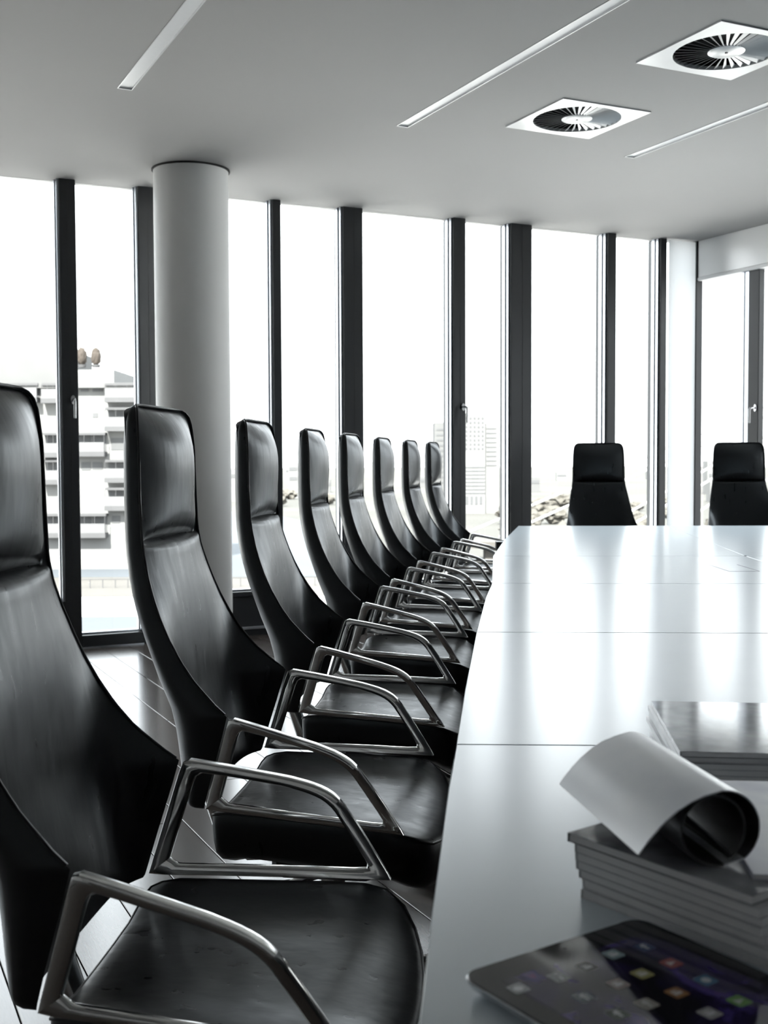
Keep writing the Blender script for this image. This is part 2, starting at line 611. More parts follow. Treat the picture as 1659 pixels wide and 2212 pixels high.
# (left edge, width, sill, handle offset, split)
MULL = [(-4.973, .100, .09, .066, True), (-4.485, .110, .31, None, True), (-3.586, .058, .09, None, False),
        (-3.075, .147, .31, None, True), (-2.213, .099, .09, .075, True), (-1.732, .182, .31, None, True),
        (-.861, .078, .09, None, False), (-.354, .060, .31, None, False)]
names_n = 1
dn = 1
edges = [m[0] for m in MULL] + [-.016]
for k, (x0, mw, zs, hd, sp) in enumerate(MULL):
    if hd:
        nm = 'door_%d' % dn
        dn += 1
    else:
        nm = 'window_%d' % names_n
        names_n += 1
    bay(nm, x0, edges[k + 1], mw, zs, hd, sp)
# bays further along the same wall, towards the side wall
x = -4.973
prev = x
k = 0
while prev > -9.5:
    nw = prev - (.88 if k % 2 == 0 else .50)
    bay('window_%d' % names_n, nw, prev, .10, .31 if k % 2 == 0 else .09)
    names_n += 1
    prev = nw
    k += 1
rbox('wall_end', (XL, 0, 0), (prev, .15, H), M['wallbounce'])
struct(bpy.data.objects['wall_end'])

# corner: translucent white blind panel and dark corner post
bl = thing('blind_panel', 'tall white translucent blind panel in the corner of the windows', 'blind', RM @ Matrix.Translation((-.285, -.012, 0)))
MB().cbox((.0, 0, .08), (.267, .004, H - .01), .001).build('fabric', M['blind'], bl)
MB().cbox((.0, -.004, .06), (.267, .008, .08), .002).build('bottom_bar', M['white'], bl, None)
struct(rbox('trim_1', (-.016, -.02, 0), (.052, .16, H), M['frame'], c=.004))

# ---- right wall: white soffit over a second run of windows
struct(rbox('wall_right', (.0, YB, 2.61), (.30, -.02, H), M['soffit'], c=.004))
struct(rbox('trim_2', (-.006, YB, 2.585), (.10, -.02, 2.61), M['white'], c=.003))
SILLR = .31
ry = -.49
k = 0
while ry > -3.3:
    t = link('window_%d' % names_n, None, None, RM)
    struct(t)
    names_n += 1
    wide = .185
    m1 = MB().cbox((.02, ry - wide, 0), (.075, ry - .074, 2.585), .003).build('mullion', M['frame'], t)
    MB().box((.024, ry - .074, .3), (.075, ry - .050, 2.585)).box((.03, ry - .046, .3), (.075, ry - .026, 2.585)).box((.024, ry - .022, .3), (.075, ry, 2.585)).build('glazing_bead', M['alu'], t)
    nxt = ry - (1.36 if k % 2 == 0 else 1.36)
    MB().box((.062, ry, SILLR), (.070, (ry + .465) if k == 0 else ry + 1.36 - wide, 2.585)).build('pane', M['glass'], t)
    MB().cbox((.02, ry, 0), (.16, (ry + .465) if k == 0 else ry + 1.36 - wide, SILLR), .003).build('spandrel_panel', M['frame'], t)
    if k % 2 == 0:
        lever(m1, .0195, ry - .160, 1.55, -1, 0)
    last = ry - wide
    ry -= 1.36
    k += 1
struct(rbox('wall_corner', (.02, YB, 0), (.16, last, 2.61), M['wallbounce']))

# ---- round column
colc = RM @ Vector((-4.292, -.515, 0))
cobj = thing('round_column', 'round white column standing in front of the windows', 'column', Matrix.Translation(colc))
MB().lathe([(.222, 0), (.222, .02), (.222, 1.5), (.222, H - .004)], 72).build('shaft', M['column'], cobj, 40)
MB().lathe([(.230, H - .010), (.2315, H - .008), (.2315, H - .0005)], 72).build('shadow_gap', M['void'], cobj, 40)

# ------------------------------------------------------------------ conference table
TZ = .745
TT = .028
L_PTS = [(-.06, -1.6), (-.02, -.6), (.005, .2), (.025, .858), (.045, 1.086), (.083, 1.492), (.106, 1.707), (.149, 2.13), (.229, 2.858), (.315, 3.572),
         (.372, 3.98), (.480, 5.09), (.643, 6.162), (.861, 7.401)]


def edge_x(y):
    for (x0, y0), (x1, y1) in zip(L_PTS[:-1], L_PTS[1:]):
        if y <= y1:
            return x0 + (x1 - x0) * (y - y0) / (y1 - y0)
    return L_PTS[-1][0]


SLOPE = -.048          # cross seams
node = (1.579, 5.047)
seams = [5.047 - 1.13 * k for k in range(6)]      # y at the centre seam
ax = lambda y: node[0] + .055 * (y - node[1]) if y < node[1] else node[0] + .094 * (y - node[1])
rx = lambda y: 2 * (1.86 + .055 * (y - 1.84)) - edge_x(y) + .12
END_Y = 7.40
table = thing('conference_table', 'long pale grey boat-shaped conference table with dark joint lines', 'table', Matrix.Translation((1.6, 3.0, 0)))
TI = Matrix.Translation((-1.6, -3.0, 0))


def panel_poly(side, ya, yb):
    """polygon of one top panel between cross seams with y values ya<yb at centre seam"""
    g = .0018
    def seam_y(x, y0): return y0 + SLOPE * (x - ax(y0))
    pts = []
    if side == 'l':
        # left boundary from low to high y
        lo = ya
        for _ in range(4): lo = seam_y(edge_x(lo), ya)
        hi = yb
        for _ in range(4): hi = seam_y(edge_x(hi), yb)
        if yb > 7: hi = END_Y
        ysam = [lo + g] + [y for _, y in L_PTS if lo + .03 < y < hi - .03] + [hi - g]
        # smooth the curve by resampling
        ysam = sorted(set(ysam + [lo + g + (hi - lo - 2 * g) * i / 8 for i in range(9)]))
        left = [(edge_x(y), y) for y in ysam]
        pts = left + [(ax(yb) - g, seam_y(ax(yb), yb) - g), (ax(ya) - g, ya + g)]
        if yb > 7: pts[len(left)] = (ax(yb) - g, END_Y + SLOPE * (ax(yb) - .861) - g)
    else:
        r0, r1 = rx(ya), rx(min(yb, 7.3))
        pts = [(ax(ya) + g, ya + g), (ax(yb) + g, yb - g), (r1, seam_y(r1, yb) - g), (r0, seam_y(r0, ya) + g)]
        if yb > 7:
            pts[1] = (ax(yb) + g, END_Y + SLOPE * (ax(yb) - .861) - g)
            pts[2] = (r1, END_Y + SLOPE * (r1 - .861) - g)
    return pts[::-1] if side == 'l' else pts[::-1]


def inset(poly, d):
    n = len(poly)
    out = []
    for i in range(n):
        p0, p1, p2 = Vector(poly[i - 1]), Vector(poly[i]), Vector(poly[(i + 1) % n])
        a, b = (p1 - p0).normalized(), (p2 - p1).normalized()
        na, nb = Vector((-a.y, a.x)), Vector((-b.y, b.x))
        k = 1 + na.dot(nb)
        out.append(tuple(p1 + (na + nb) * d / max(k, .3)))
    return out


def area(p):
    return sum(p[i - 1][0] * p[i][1] - p[i][0] * p[i - 1][1] for i in range(len(p))) / 2


ysm = seams[::-1] + [END_Y]
for ya, yb in zip(ysm[:-1], ysm[1:]):
    for side in 'lr':
        poly = panel_poly(side, ya, yb)
        if area(poly) < 0:
            poly = poly[::-1]
        p1 = inset(poly, .0012)
        mb_ = MB().loft([[(x, y, TZ - TT) for x, y in poly], [(x, y, TZ - .0012) for x, y in poly], [(x, y, TZ) for x, y in p1]])
        o = mb_.build('top_panel', [M['table'], M['tableedge']], table, None, TI)
        for p in o.data.polygons:
            if abs(p.normal.z) < .3:
                p.material_index = 1
# cable flap let into the top
fm = MB()
c0, c1 = on_z(1544, 1220, TZ), on_z(1638, 1234, TZ)
fm.box((c1.x - .11, c1.y, TZ - .004), (c1.x - .109, c0.y, TZ + .0006)).box((c1.x + .004, c1.y, TZ - .004), (c1.x + .005, c0.y, TZ + .0006)).box((c1.x - .11, c1.y - .001, TZ - .004), (c1.x + .005, c1.y, TZ + .0006))
fm.build('cable_flap_joint', M['groove'], table, None, TI)
MB().lathe([(.006, 0), (.006, .0012), (.004, .002)], 16, (node[0], node[1], TZ)).build('joint_cap', M['groove'], table, 40, TI)
sub = MB()
sub.box((.75, -.2, TZ - TT - .05), (.85, 6.6, TZ - TT)).box((2.5, -.2, TZ - TT - .05), (2.6, 6.6, TZ - TT))
for y in (.3, 2.4, 4.5, 6.4):
    sub.box((.62, y - .04, TZ - TT - .05), (2.75, y + .04, TZ - TT))
sub.build('underframe', M['darkmetal'], table, None, TI)
for y in (.3, 2.4, 4.5, 6.4):
    for x in (.9, 2.45):
        MB().cbox((x - .05, y - .35, .012), (x + .05, y + .35, TZ - TT - .05), .008).build('pedestal', M['darkmetal'], table, None, TI)
        MB().cbox((x - .12, y - .42, 0), (x + .12, y + .42, .012), .004).build('foot_plate', M['chrome'], table, None, TI)

# ------------------------------------------------------------------ chair prototype (local: x forward, y left, z up)
ZS = [.492, .50, .55, .60, .64, .68, .70, .74, .78, .82, .86, .90, .94, .98, 1.02, 1.10, 1.20, 1.25, 1.268, 1.278, 1.285]
XF = [-.060, -.058, -.044, -.029, -.017, -.006, -.032, -.075, -.106, -.130, -.150, -.166, -.179, -.190, -.196, -.199, -.201, -.205, -.208, -.212, -.220]
WW = [.232, .236, .242, .247, .251, .255, .249, .237, .229, .222, .215, .208, .200, .192, .187, .186, .183, .178, .171, .162, .145]
XR = [-.120, -.126, -.135, -.143, -.151, -.163, -.170, -.186, -.200, -.214, -.227, -.238, -.247, -.253, -.256, -.257, -.257, -.254, -.249, -.242, -.228]
XC = [-.088, -.090, -.097, -.105, -.113, -.122, -.126, -.131, -.136, -.141, -.146, -.152, -.160, -.168, -.172, -.188, -.190, -.196, -.20, -.21, -.222]


def tab(T, z):
    if z <= ZS[0]: return T[0]
    for i in range(len(ZS) - 1):
        if z <= ZS[i + 1]:
            t = (z - ZS[i]) / (ZS[i + 1] - ZS[i])
            return T[i] + (T[i + 1] - T[i]) * t
    return T[-1]


def sect(xf, xc, xr, w, q, z, p=3.0, n=18):
    """closed plan section: front face from -w to w, then rear face back"""
    ring = []
    for i in range(n + 1):
        g = -1 + 2 * i / n
        g = math.copysign(1 - (1 - abs(g)) ** 1.5, g)
        ring.append((xf + (xc - xf) * (1 - abs(g) ** q), w * g, z))
    for i in range(1, n):
        th = math.pi * i / n
        c, s_ = math.cos(th), math.sin(th)
        y = w * math.copysign(abs(c) ** (2 / p), c)
        x = xf + (xr - xf) * abs(s_) ** (2 / p)
        ring.append((x, y, z))
    return ring


back = MB()
rings = []
zs = [.492, .496, .505, .525, .55, .58, .61, .64, .66, .672, .68, .688, .70, .72, .74, .76, .78, .80, .82, .84, .86, .88, .90, .92, .94, .96, .975, .988]
for z in zs:
    q = 6.0 if z < .74 else 6.0 - 2.0 * min(1, (z - .74) / .2)
    if z > .84: q = max(2.4, 5.0 - (z - .84) * 26)
    rings.append(sect(tab(XF, z), tab(XC, z), tab(XR, z), tab(WW, z), q, z))
rings[0] = [(x * .97 - .003, y * .985, z) for x, y, z in rings[0]]
# the seam: the front face dips behind the head pad, the sides run on to the top
for z, d in ((.997, .003), (1.003, .010), (1.008, .020), (1.014, .024), (1.05, .024), (1.10, .024), (1.15, .024), (1.20, .024), (1.235, .022), (1.25, .02), (1.26, .016), (1.268, .012), (1.274, .008), (1.278, .005), (1.282, .002), (1.285, .0)):
    xf, xr = tab(XF, z), tab(XR, z)
    rings.append(sect(xf, max(tab(XC, z) - d - (.016 if z > 1.005 else 0), xr + .007) if z < 1.283 else xf - .002, xr, tab(WW, z), 3 if z < 1.006 else 7, z))
back.loft(rings)

head = MB()
rings = []
for z, b in ((1.0105, -.022), (1.0125, -.012), (1.016, -.002), (1.022, .006), (1.032, .014), (1.048, .022), (1.07, .028), (1.095, .032), (1.12, .035), (1.15, .037), (1.18, .037),
             (1.205, .034), (1.225, .029), (1.242, .022), (1.254, .015), (1.263, .009), (1.270, .003), (1.276, -.002), (1.281, -.010), (1.2835, -.018)):
    xf, xr, w = tab(XF, z), tab(XR, z), tab(WW, z) - .0015
    ring = []
    n = 24
    lo = max(0.0, (1.034 - z) / .024)
    ex = 4.0 - 1.9 * min(1, max(0, (z - 1.02) / .06))
    w = w - .020 * lo ** 1.5
    for i in range(n + 1):
        g = -1 + 2 * i / n
        g = math.copysign(1 - (1 - abs(g)) ** 1.5, g)
        ring.append((xf - .004 + (b + .004) * (1 - abs(g) ** ex), w * g, z))
    for i in range(1, n):
        g = 1 - 2 * i / n
        g = math.copysign(1 - (1 - abs(g)) ** 1.5, g)
        ring.append((max(xf - .030, xr + .008), w * .97 * g, z))
    rings.append(ring)
head.loft(rings)


def edge_path(z0, z1, sgn, n=26, dx=.001, dw=.0):
    return [(tab(XF, z0 + (z1 - z0) * i / n) + dx, sgn * (tab(WW, z0 + (z1 - z0) * i / n) + dw), z0 + (z1 - z0) * i / n) for i in range(n + 1)]


# seat
def outline(n=56):
    pts = []
    rear = [(-.052, y) for y in (-.20, -.12, -.04, .04, .12, .20)]
    rcl = [(-.046, .222), (-.03, .232)]
    sidel = [(.0, .236), (.08, .246), (.16, .256), (.24, .266), (.30, .272), (.335, .268)]
    frontl = [(.365, .245), (.385, .20), (.398, .14), (.405, .07)]
    half = sidel + frontl
    full = rear + rcl + half + [(.407, 0)] + [(x, -y) for x, y in reversed(half)] + [(x, -y) for x, y in reversed(rcl)]
    return full


OUT = outline()


def seat_z(x, y):
    w = .236 + .09 * max(0, x)
    z = .466 + .026 * min(1, abs(y) / w) ** 4 - .042 * (x + .05)
    if x > .27:
        z -= .030 * ((x - .27) / .135) ** 2
    if x < 0:
        z -= .006 * (-x / .05)
    return z


seat = MB()
rings = []
cx0 = .17
for s_, dz, top in ((.70, -.105, 0), (.84, -.103, 0), (.93, -.094, 0), (.975, -.078, 0), (.992, -.055, 0), (1.0, -.025, 0), (1.0, -.006, 0), (.990, .0, 1), (.95, .002, 1), (.87, .001, 1), (.75, 0, 1), (.6, 0, 1), (.45, 0, 1), (.3, 0, 1), (.15, 0, 1)):
    ring = []
    for x, y in OUT:
        X, Y = cx0 + (x - cx0) * s_, y * s_
        zz = seat_z(X, Y) + dz if top else (seat_z(x, y) + dz)
        ring.append((X, Y, zz))
    rings.append(ring)
seat.loft(rings)

# arm loop: outer and inner outlines in (x, z), bent sideways by wfun
KP = [(0, .68, .256), (-.054, .50, .236), (.342, .479, .287), (.249, .612, .299)]


def solve4():
    import numpy as np
    A = np.array([[1, x, z, x * z] for x, z, _ in KP])
    return np.linalg.solve(A, np.array([k[2] for k in KP]))


WC = solve4()
wfun = lambda x, z: WC[0] + WC[1] * x + WC[2] * z + WC[3] * x * z


def resample(pts, n):
    P = [Vector(p) for p in pts]
    L = [0]
    for a, b in zip(P[:-1], P[1:]):
        L.append(L[-1] + (b - a).length)
    out = []
    for i in range(n):
        t = L[-1] * i / n
        for k in range(len(P) - 1):
            if t <= L[k + 1] + 1e-9:
                f = (t - L[k]) / max(L[k + 1] - L[k], 1e-9)
                out.append(tuple(P[k] + (P[k + 1] - P[k]) * f))
                break
    return out


o_rear = [(-.054, .497), (-.027, .588), (-.004, .668), (.0, .6765)]
o_top = [(.0, .6765), (.006, .6805), (.06, .6695), (.12, .656), (.17, .6445), (.205, .634), (.228, .6245), (.248, .6115), (.262, .597)]
o_front = [(.262, .597), (.285, .564), (.31, .526), (.338, .482), (.340, .4775)]
o_bot = [(.340, .4775), (.20, .4845), (.05, .4915), (-.05, .4955), (-.054, .497)]
i_rear = [(-.0205, .521), (-.0005, .587), (.0165, .643), (.0215, .653)]
i_top = [(.0215, .653), (.032, .6575), (.066, .6515), (.12, .6405), (.167, .630), (.198, .620), (.219, .611), (.236, .599), (.2465, .5865)]
i_front = [(.2465, .5865), (.266, .558), (.287, .526), (.3015, .503), (.300, .4965)]
i_bot = [(.300, .4965), (.290, .4955), (.20, .501), (.05, .508), (-.010, .5105), (-.0185, .514), (-.0205, .521)]
NN = (10, 22, 14, 16)
OL, IL = [], []
for a, b, n in zip((o_rear, o_top, o_front, o_bot), (i_rear, i_top, i_front, i_bot), NN):
    OL += resample(a, n)
    IL += resample(b, n)
NT = len(OL)


def arm_mesh(sgn):
    mb_ = MB()
    rings = []
    for i in range(NT):
        O, I = Vector(OL[i]), Vector(IL[i])
        hw = .0105
        if i < NN[0]:
            hw = .0085
        elif i >= NN[0] + NN[1]:
            hw = .0095
        sec = [(0.0, -.55), (0.03, -.85), (.12, -1), (.5, -1), (.78, -.96), (.93, -.78), (1.0, -.4), (1.0, .4), (.93, .78), (.78, .96), (.5, 1), (.12, 1), (.03, .85), (0, .55)]
        ring = []
        for t, h in sec:
            p = O + (I - O) * t
            ring.append((p.x, sgn * (wfun(p.x, p.y) + .004) + h * hw, p.y))
        rings.append(ring)
    rings.append(rings[0])
    mb_.loft(rings, False, False)
    return mb_.mesh('armrest', M['chrome'], 42)


def cap_mesh(sgn):
    """polished cap lying over the top bar, from the back joint to the bend"""
    mb_ = MB()
    rings = []
    pts = OL[NN[0] + 1:NN[0] + NN[1] - 0]
    for i, O2 in enumerate(pts):
        O = Vector(O2)
        I = Vector(IL[NN[0] + 1 + i])
        nrm = (O - I).normalized()
        ring = []
        for t, h in ((.0012, -.2), (.0012, -.7), (.0006, -.92), (-.002, -1.05), (-.007, -1.07), (-.0075, -.9), (-.005, 0), (-.0075, .9), (-.007, 1.07), (-.002, 1.05), (.0006, .92), (.0012, .7), (.0012, .2)):
            p = O + nrm * t
            ring.append((p.x, sgn * (wfun(p.x, p.y) + .004) + h * .0105, p.y))
        rings.append(ring)
    mb_.loft(rings)
    return mb_.mesh('arm_cap', M['pad'], 42)


CHM = {}
CHM['backrest'] = back.mesh('backrest', M['leather'], 60)
CHM['headrest'] = head.mesh('headrest', M['leather'], 60)
pp = MB()
NZ = 40
pz = [.684 + (1.2838 - .684) * i / NZ for i in range(NZ)] + [1.274, 1.279, 1.282, 1.2843]
pz.sort()
path = [(tab(XF, z) + .0008, -tab(WW, z) + .0005, z) for z in pz]
path += [(tab(XF, 1.285), y, 1.2855) for y in (-.10, 0, .10)]
path += [(x_, -y_, z_) for x_, y_, z_ in reversed(path[:len(pz)])]
pp.tube(path, .0026, 6)
CHM['piping'] = pp.mesh('piping', M['piping'], 60)
CHM['seat'] = seat.mesh('seat', M['leather'], 50)
sp_ = MB()
sp_.tube([(x, y, seat_z(x, y) - .002) for x, y in OUT], .0026, 6, closed=True)
CHM['seat_piping'] = sp_.mesh('seat_piping', M['piping'], 60)
CHM['arm_r'], CHM['arm_l'] = arm_mesh(-1), arm_mesh(1)
CHM['cap_r'], CHM['cap_l'] = cap_mesh(-1), cap_mesh(1)
CHM['mech'] = MB().cbox((.04, -.10, .31), (.26, .10, .37), .012).mesh('tilt_mechanism', M['darkmetal'])
br = MB()
br.tube([(.05, 0, .335), (-.03, 0, .33), (-.085, 0, .37), (-.112, 0, .45), (-.118, 0, .55)], [.016, .018, .02, .02, .012], 10)
CHM['bracket'] = br.mesh('back_bracket', M['chrome'], 50)
CHM['column'] = MB().lathe([(.036, .05), (.036, .20), (.028, .205), (.028, .32)], 20, (.15, 0, 0)).mesh('column', M['chrome'], 40)
lg = MB()
lr_ = []
for r, hw, z0, z1 in ((.02, .026, .045, .085), (.12, .021, .032, .066), (.24, .016, .024, .046), (.325, .013, .020, .034), (.335, .008, .022, .030)):
    lr_.append([(r, -hw, z0), (r, hw, z0), (r, hw, z1 - .006), (r, hw * .55, z1), (r, -hw * .55, z1), (r, -hw, z1 - .006)])
lg.loft(lr_)
CHM['leg'] = lg.mesh('base_leg', M['chrome'], 40)
CHM['glide'] = MB().lathe([(.022, 0), (.024, .004), (.018, .012), (.008, .024)], 16, (.315, 0, 0)).mesh('glide', M['darkmetal'], 40)


def make_chair(x, y, rot, label, group):
    t = thing('conference_chair', label, 'chair', Matrix.Translation((x, y, 0)) @ Matrix.Rotation(rot, 4, 'Z'), group)
    b = link('backrest', CHM['backrest'], t)
    link('piping', CHM['piping'], b)
    h = link('headrest', CHM['headrest'], t)
    s = link('seat', CHM['seat'], t)
    link('piping', CHM['seat_piping'], s)
    for k in 'rl':
        a = link('armrest', CHM['arm_' + k], t)
        link('arm_cap', CHM['cap_' + k], a)
    link('tilt_mechanism', CHM['mech'], t)
    link('back_bracket', CHM['bracket'], t)
    link('column', CHM['column'], t)
    for k in range(4):
        m = Matrix.Translation((.15, 0, 0)) @ Matrix.Rotation(R(45 + 90 * k), 4, 'Z')
        l = link('base_leg', CHM['leg'], t, m)
        link('glide', CHM['glide'], l)
    return t


ROW = [(-.3534, 1.6278, -.0816, 'black leather high-back chair closest to the camera, cut by the picture edge'),
       (-.2622, 2.451, -.1375, 'black leather high-back chair whose headrest stands before the round column'),
       (-.1499, 3.3084, -.1123, 'black leather high-back chair third along the row, just past the column'),
       (-.0448, 4.2493, -.114, 'black leather high-back chair fourth along the window-side row'),
       (.070, 5.04, -.15, 'black leather high-back chair fifth along the window-side row'),
       (.210, 5.90, -.17, 'black leather high-back chair sixth along the window-side row'),
       (.370, 6.72, -.19, 'black leather high-back chair seventh, last but one in the window-side row'),
       (.530, 7.44, -.20, 'black leather high-back chair at the far end of the window-side row')]
for x, y, r_, lb in ROW:
    make_chair(x, y, r_, lb, 'chairs along the window side of the table')
for px, lb in ((1290.5, 'black high-back chair at the table head, before the glazing, nearer the row'),
               (1592, 'black high-back chair at the table head, in the corner by the blind panel')):
    p = at(px, 975, 8.40)
    make_chair(p.x, 8.40 - .215, -math.pi / 2 - (.03 if px < 1400 else .05), lb, 'chairs at the head of the table')

# ------------------------------------------------------------------ magazines
A4W, A4L = .21, .297


def magazine_mesh(w, l, h):
    pg = MB()
    # page block, fore edge slightly waved
    pg.cbox((.0015, .001, .0006), (w - .001, l - .001, h - .0006), .0006)
    cv = MB()
    cv.box((0, 0, 0), (w, l, .0006)).box((0, 0, h - .0006), (w, l, h)).box((0, 0, .0006), (.0012, l, h - .0006))
    return pg.mesh('page_block', M['paper']), cv


def magazine(label, x, y, z, rot, h, cover, group, w=A4W, l=A4L):
    t = thing('magazine', label, 'magazine', Matrix.Translation((x, y, z)) @ Matrix.Rotation(rot, 4, 'Z'), group)
    pm, cv = magazine_mesh(w, l, h)
    link('page_block', pm, t)
    cv.build('cover', cover, t)
    return t


ORD = ['top', 'second from top', 'third from top', 'fourth from top', 'fifth from top', 'sixth from top', 'seventh from top', 'eighth from top', 'ninth from top']
# near stack: corner towards the table edge, short side along e1
e1a = math.atan2(-.80, .61)
G1 = 'magazines in the near stack by the tablet'
hs = [.0085] * 7
z = TZ
sx, sy = .186, 1.112
jit = [(.004, -.003, .01), (.006, .0, -.008), (.003, .003, .006), (.0, .002, -.004), (-.001, .0, .008), (-.002, -.002, -.010), (-.008, .004, .004)]
for k in range(7):
    dx, dy, dr = jit[k]
    o = ORD[6 - k]
    lb = ('pale magazine on the bottom of the near stack, beside the tablet' if k == 0 else
          'grey glossy magazine topping the near stack, under the rolled one' if k == 6 else 'pale magazine %s in the near stack by the tablet' % o)
    magazine(lb, sx + dx, sy + dy, z + .0002, e1a + dr, hs[k], M['cover'] if k == 6 else M['coverplain'], G1)
    z += hs[k] + .0004
ZT1 = z
magazine('open-faced magazine with bluish printed cover lying on the near stack', .318, .985, ZT1 + .0003, -.095, .0052, M['page'], 'single magazines on the table')
# far stack
G2 = 'magazines in the far stack'
z = TZ
fx, fy = .360, 1.398
for k in range(9):
    h = .0074
    if k < 8:
        dx, dy, dr = random.uniform(-.006, .004), random.uniform(-.003, .008), random.uniform(-.014, .010)
    else:
        dx, dy, dr = 0, 0, 0
    lb = ('glossy dark-covered magazine on top of the far stack, reflecting the windows' if k == 8 else
          'pale magazine on the bottom of the far stack' if k == 0 else 'pale magazine %s in the far stack' % ORD[8 - k])
    magazine(lb, fx + dx, fy + dy, z + .0002, -.112 + dr, h, M['cover'] if k == 8 else M['coverplain'], G2)
    z += h + .0004

# rolled magazine lying on the near stack: spiral in the plane across its axis
roll_dir = Vector((-.037, .227, 0)).normalized()
side_dir = Vector((roll_dir.y, -roll_dir.x, 0))
RL = .225
rc = on_z(1556, 1792, ZT1 + .0345)
RMAT = Matrix(((side_dir.x, roll_dir.x, 0, rc.x), (side_dir.y, roll_dir.y, 0, rc.y), (0, 0, 1, ZT1 + .0345), (0, 0, 0, 1)))
rm = thing('rolled_magazine', 'curled magazine rolled into a tube on top of the near stack', 'magazine', RMAT, 'single magazines on the table')


def sheet(path, th, name, m, parent, n=1):
    """sweep an open path (s, h) along the roll axis, with thickness"""
    P = [Vector(p) for p in path]
    nr = []
    for i in range(len(P)):
        d = (P[min(i + 1, len(P) - 1)] - P[max(i - 1, 0)]).normalized()
        nr.append(Vector((-d.y, d.x)))
    out = [p + q * th / 2 for p, q in zip(P, nr)]
    inn = [p - q * th / 2 for p, q in zip(P, nr)]
    loop = out + inn[::-1]
    rings = [[(a.x, y, a.y) for a in loop] for y in (0, RL * .33, RL * .66, RL)]
    mb_ = MB().loft(rings, False, False)
    L = len(P)
    for base, rev in ((0, True), (3 * 2 * L, False)):
        for i in range(L - 1):
            q = (base + i, base + i + 1, base + 2 * L - 2 - i, base + 2 * L - 1 - i)
            mb_.f.append(q[::-1] if rev else q)
    return mb_.build(name, m, parent, 40)


SPN = (.004, -.0325)
# pages: from the spine round the left, over the top, down the right and back inside
pg = [SPN, (-.004, -.0325)]
for k in range(0, 25):
    a = R(-105 - k * 13.2)
    r_ = .0305 - .0012 * k / 24
    pg.append((-.006 + r_ * math.cos(a), .0 + r_ * math.sin(a) * 1.02 + .0))
sheet(pg, .0022, 'inner_pages', M['darkpages'], rm)
# loose leaf crossing the tube
sheet([(-.030, .013), (-.012, -.003), (.006, -.0185), (.012, -.0265)], .0012, 'loose_leaf', M['darkpages'], rm)
# cover and outer pages: from the spine round the right, over the top, out to the flap
cv = [SPN, (.012, -.0305)]
for k in range(0, 19):
    a = R(-55 + k * 8.2)
    cv.append((.003 + .0345 * math.cos(a), .0005 + .0345 * math.sin(a)))
cv += [(-.014, .0312), (-.027, .0265), (-.040, .0190), (-.052, .0095), (-.062, -.0005), (-.071, -.011), (-.0765, -.0185)]
sheet(cv, .0012, 'curled_cover', M['sheet'], rm)
cv2 = [(x * .985 + .0004, y_ * .975 - .0003) for x, y_ in cv[2:24]]
sheet(cv2, .0010, 'curled_page', M['darkpages'], rm)

# ------------------------------------------------------------------ tablet
tc0 = on_z(1395, 1976, TZ + .0125)
tl0 = on_z(993, 2104, TZ + .0125)
ux = Vector((tc0.x - tl0.x, tc0.y - tl0.y, 0)).normalized()
uy = Vector((ux.y, -ux.x, 0))               # towards the camera
TWI, TLE = .206, .262
org = Vector((tl0.x, tl0.y, TZ)) - ux * .002
TM = Matrix(((ux.x, -uy.x, 0, org.x), (ux.y, -uy.y, 0, org.y), (0, 0, 1, TZ + .0008), (0, 0, 0, 1)))
tabo = thing('tablet_computer', 'black-fronted tablet with app icons lying at the table edge', 'tablet', TM)


def rrect(x0, y0, x1, y1, r, n=6):
    pts = []
    for cx, cy, a0 in ((x1 - r, y0 + r, -90), (x1 - r, y1 - r, 0), (x0 + r, y1 - r, 90), (x0 + r, y0 + r, 180)):
        for k in range(n + 1):
            a = R(a0 + 90 * k / n)
            pts.append((cx + r * math.cos(a), cy + r * math.sin(a)))
    return pts


rr = lambda i, r: rrect(i, -TLE + i, TWI - i, -i, r)
MB().loft([[(x, y, z_) for x, y in rr(i, r)] for i, r, z_ in ((.022, .012, .0), (.010, .014, .0012), (.003, .016, .0045), (.0005, .017, .0085), (.0, .017, .0108), (.0006, .017, .0113))]).build('back_shell', M['tabletback'], tabo, 40)
MB().loft([[(x, y, z_) for x, y in rr(i, r)] for i, r, z_ in ((.0008, .017, .0112), (.0008, .017, .0122), (.0014, .016, .0126))]).build('front_glass', M['blackglass'], tabo, 30)
scr = MB().box((.021, -TLE + .03, .0125), (TWI - .021, -.030, .01275)).build('screen', M['screen'], tabo)
MB().lathe([(.0022, .0125), (.0022, .0128)], 12, (TWI / 2, -.014, 0)).build('camera_lens', M['groove'], tabo)
TMI = TM.inverted()
icons = [(1325, 2063, (.28, .42, .46), 0), (1392, 2047, (.05, .08, .20), 1), (1450, 2082, (.42, .10, .10), 2), (1525, 2119, (.10, .25, .42), 3), (1268, 2090, (.20, .20, .19), 0), (1387, 2105, (.46, .44, .16), 0),
         (1462, 2146, (.40, .18, .05), 0), (1597, 2164, (.18, .42, .10), 2), (1207, 2112, (.10, .12, .11), 1), (1335, 2127, (.44, .36, .33), 0), (1397, 2170, (.45, .43, .38), 1), (1533, 2190, (.44, .44, .44), 0),
         (1120, 2137, (.17, .18, .18), 3), (1165, 2172, (.14, .22, .27), 0), (1262, 2156, (.06, .10, .12), 1), (1222, 2207, (.32, .36, .38), 0), (1335, 2192, (.05, .08, .05), 1)]
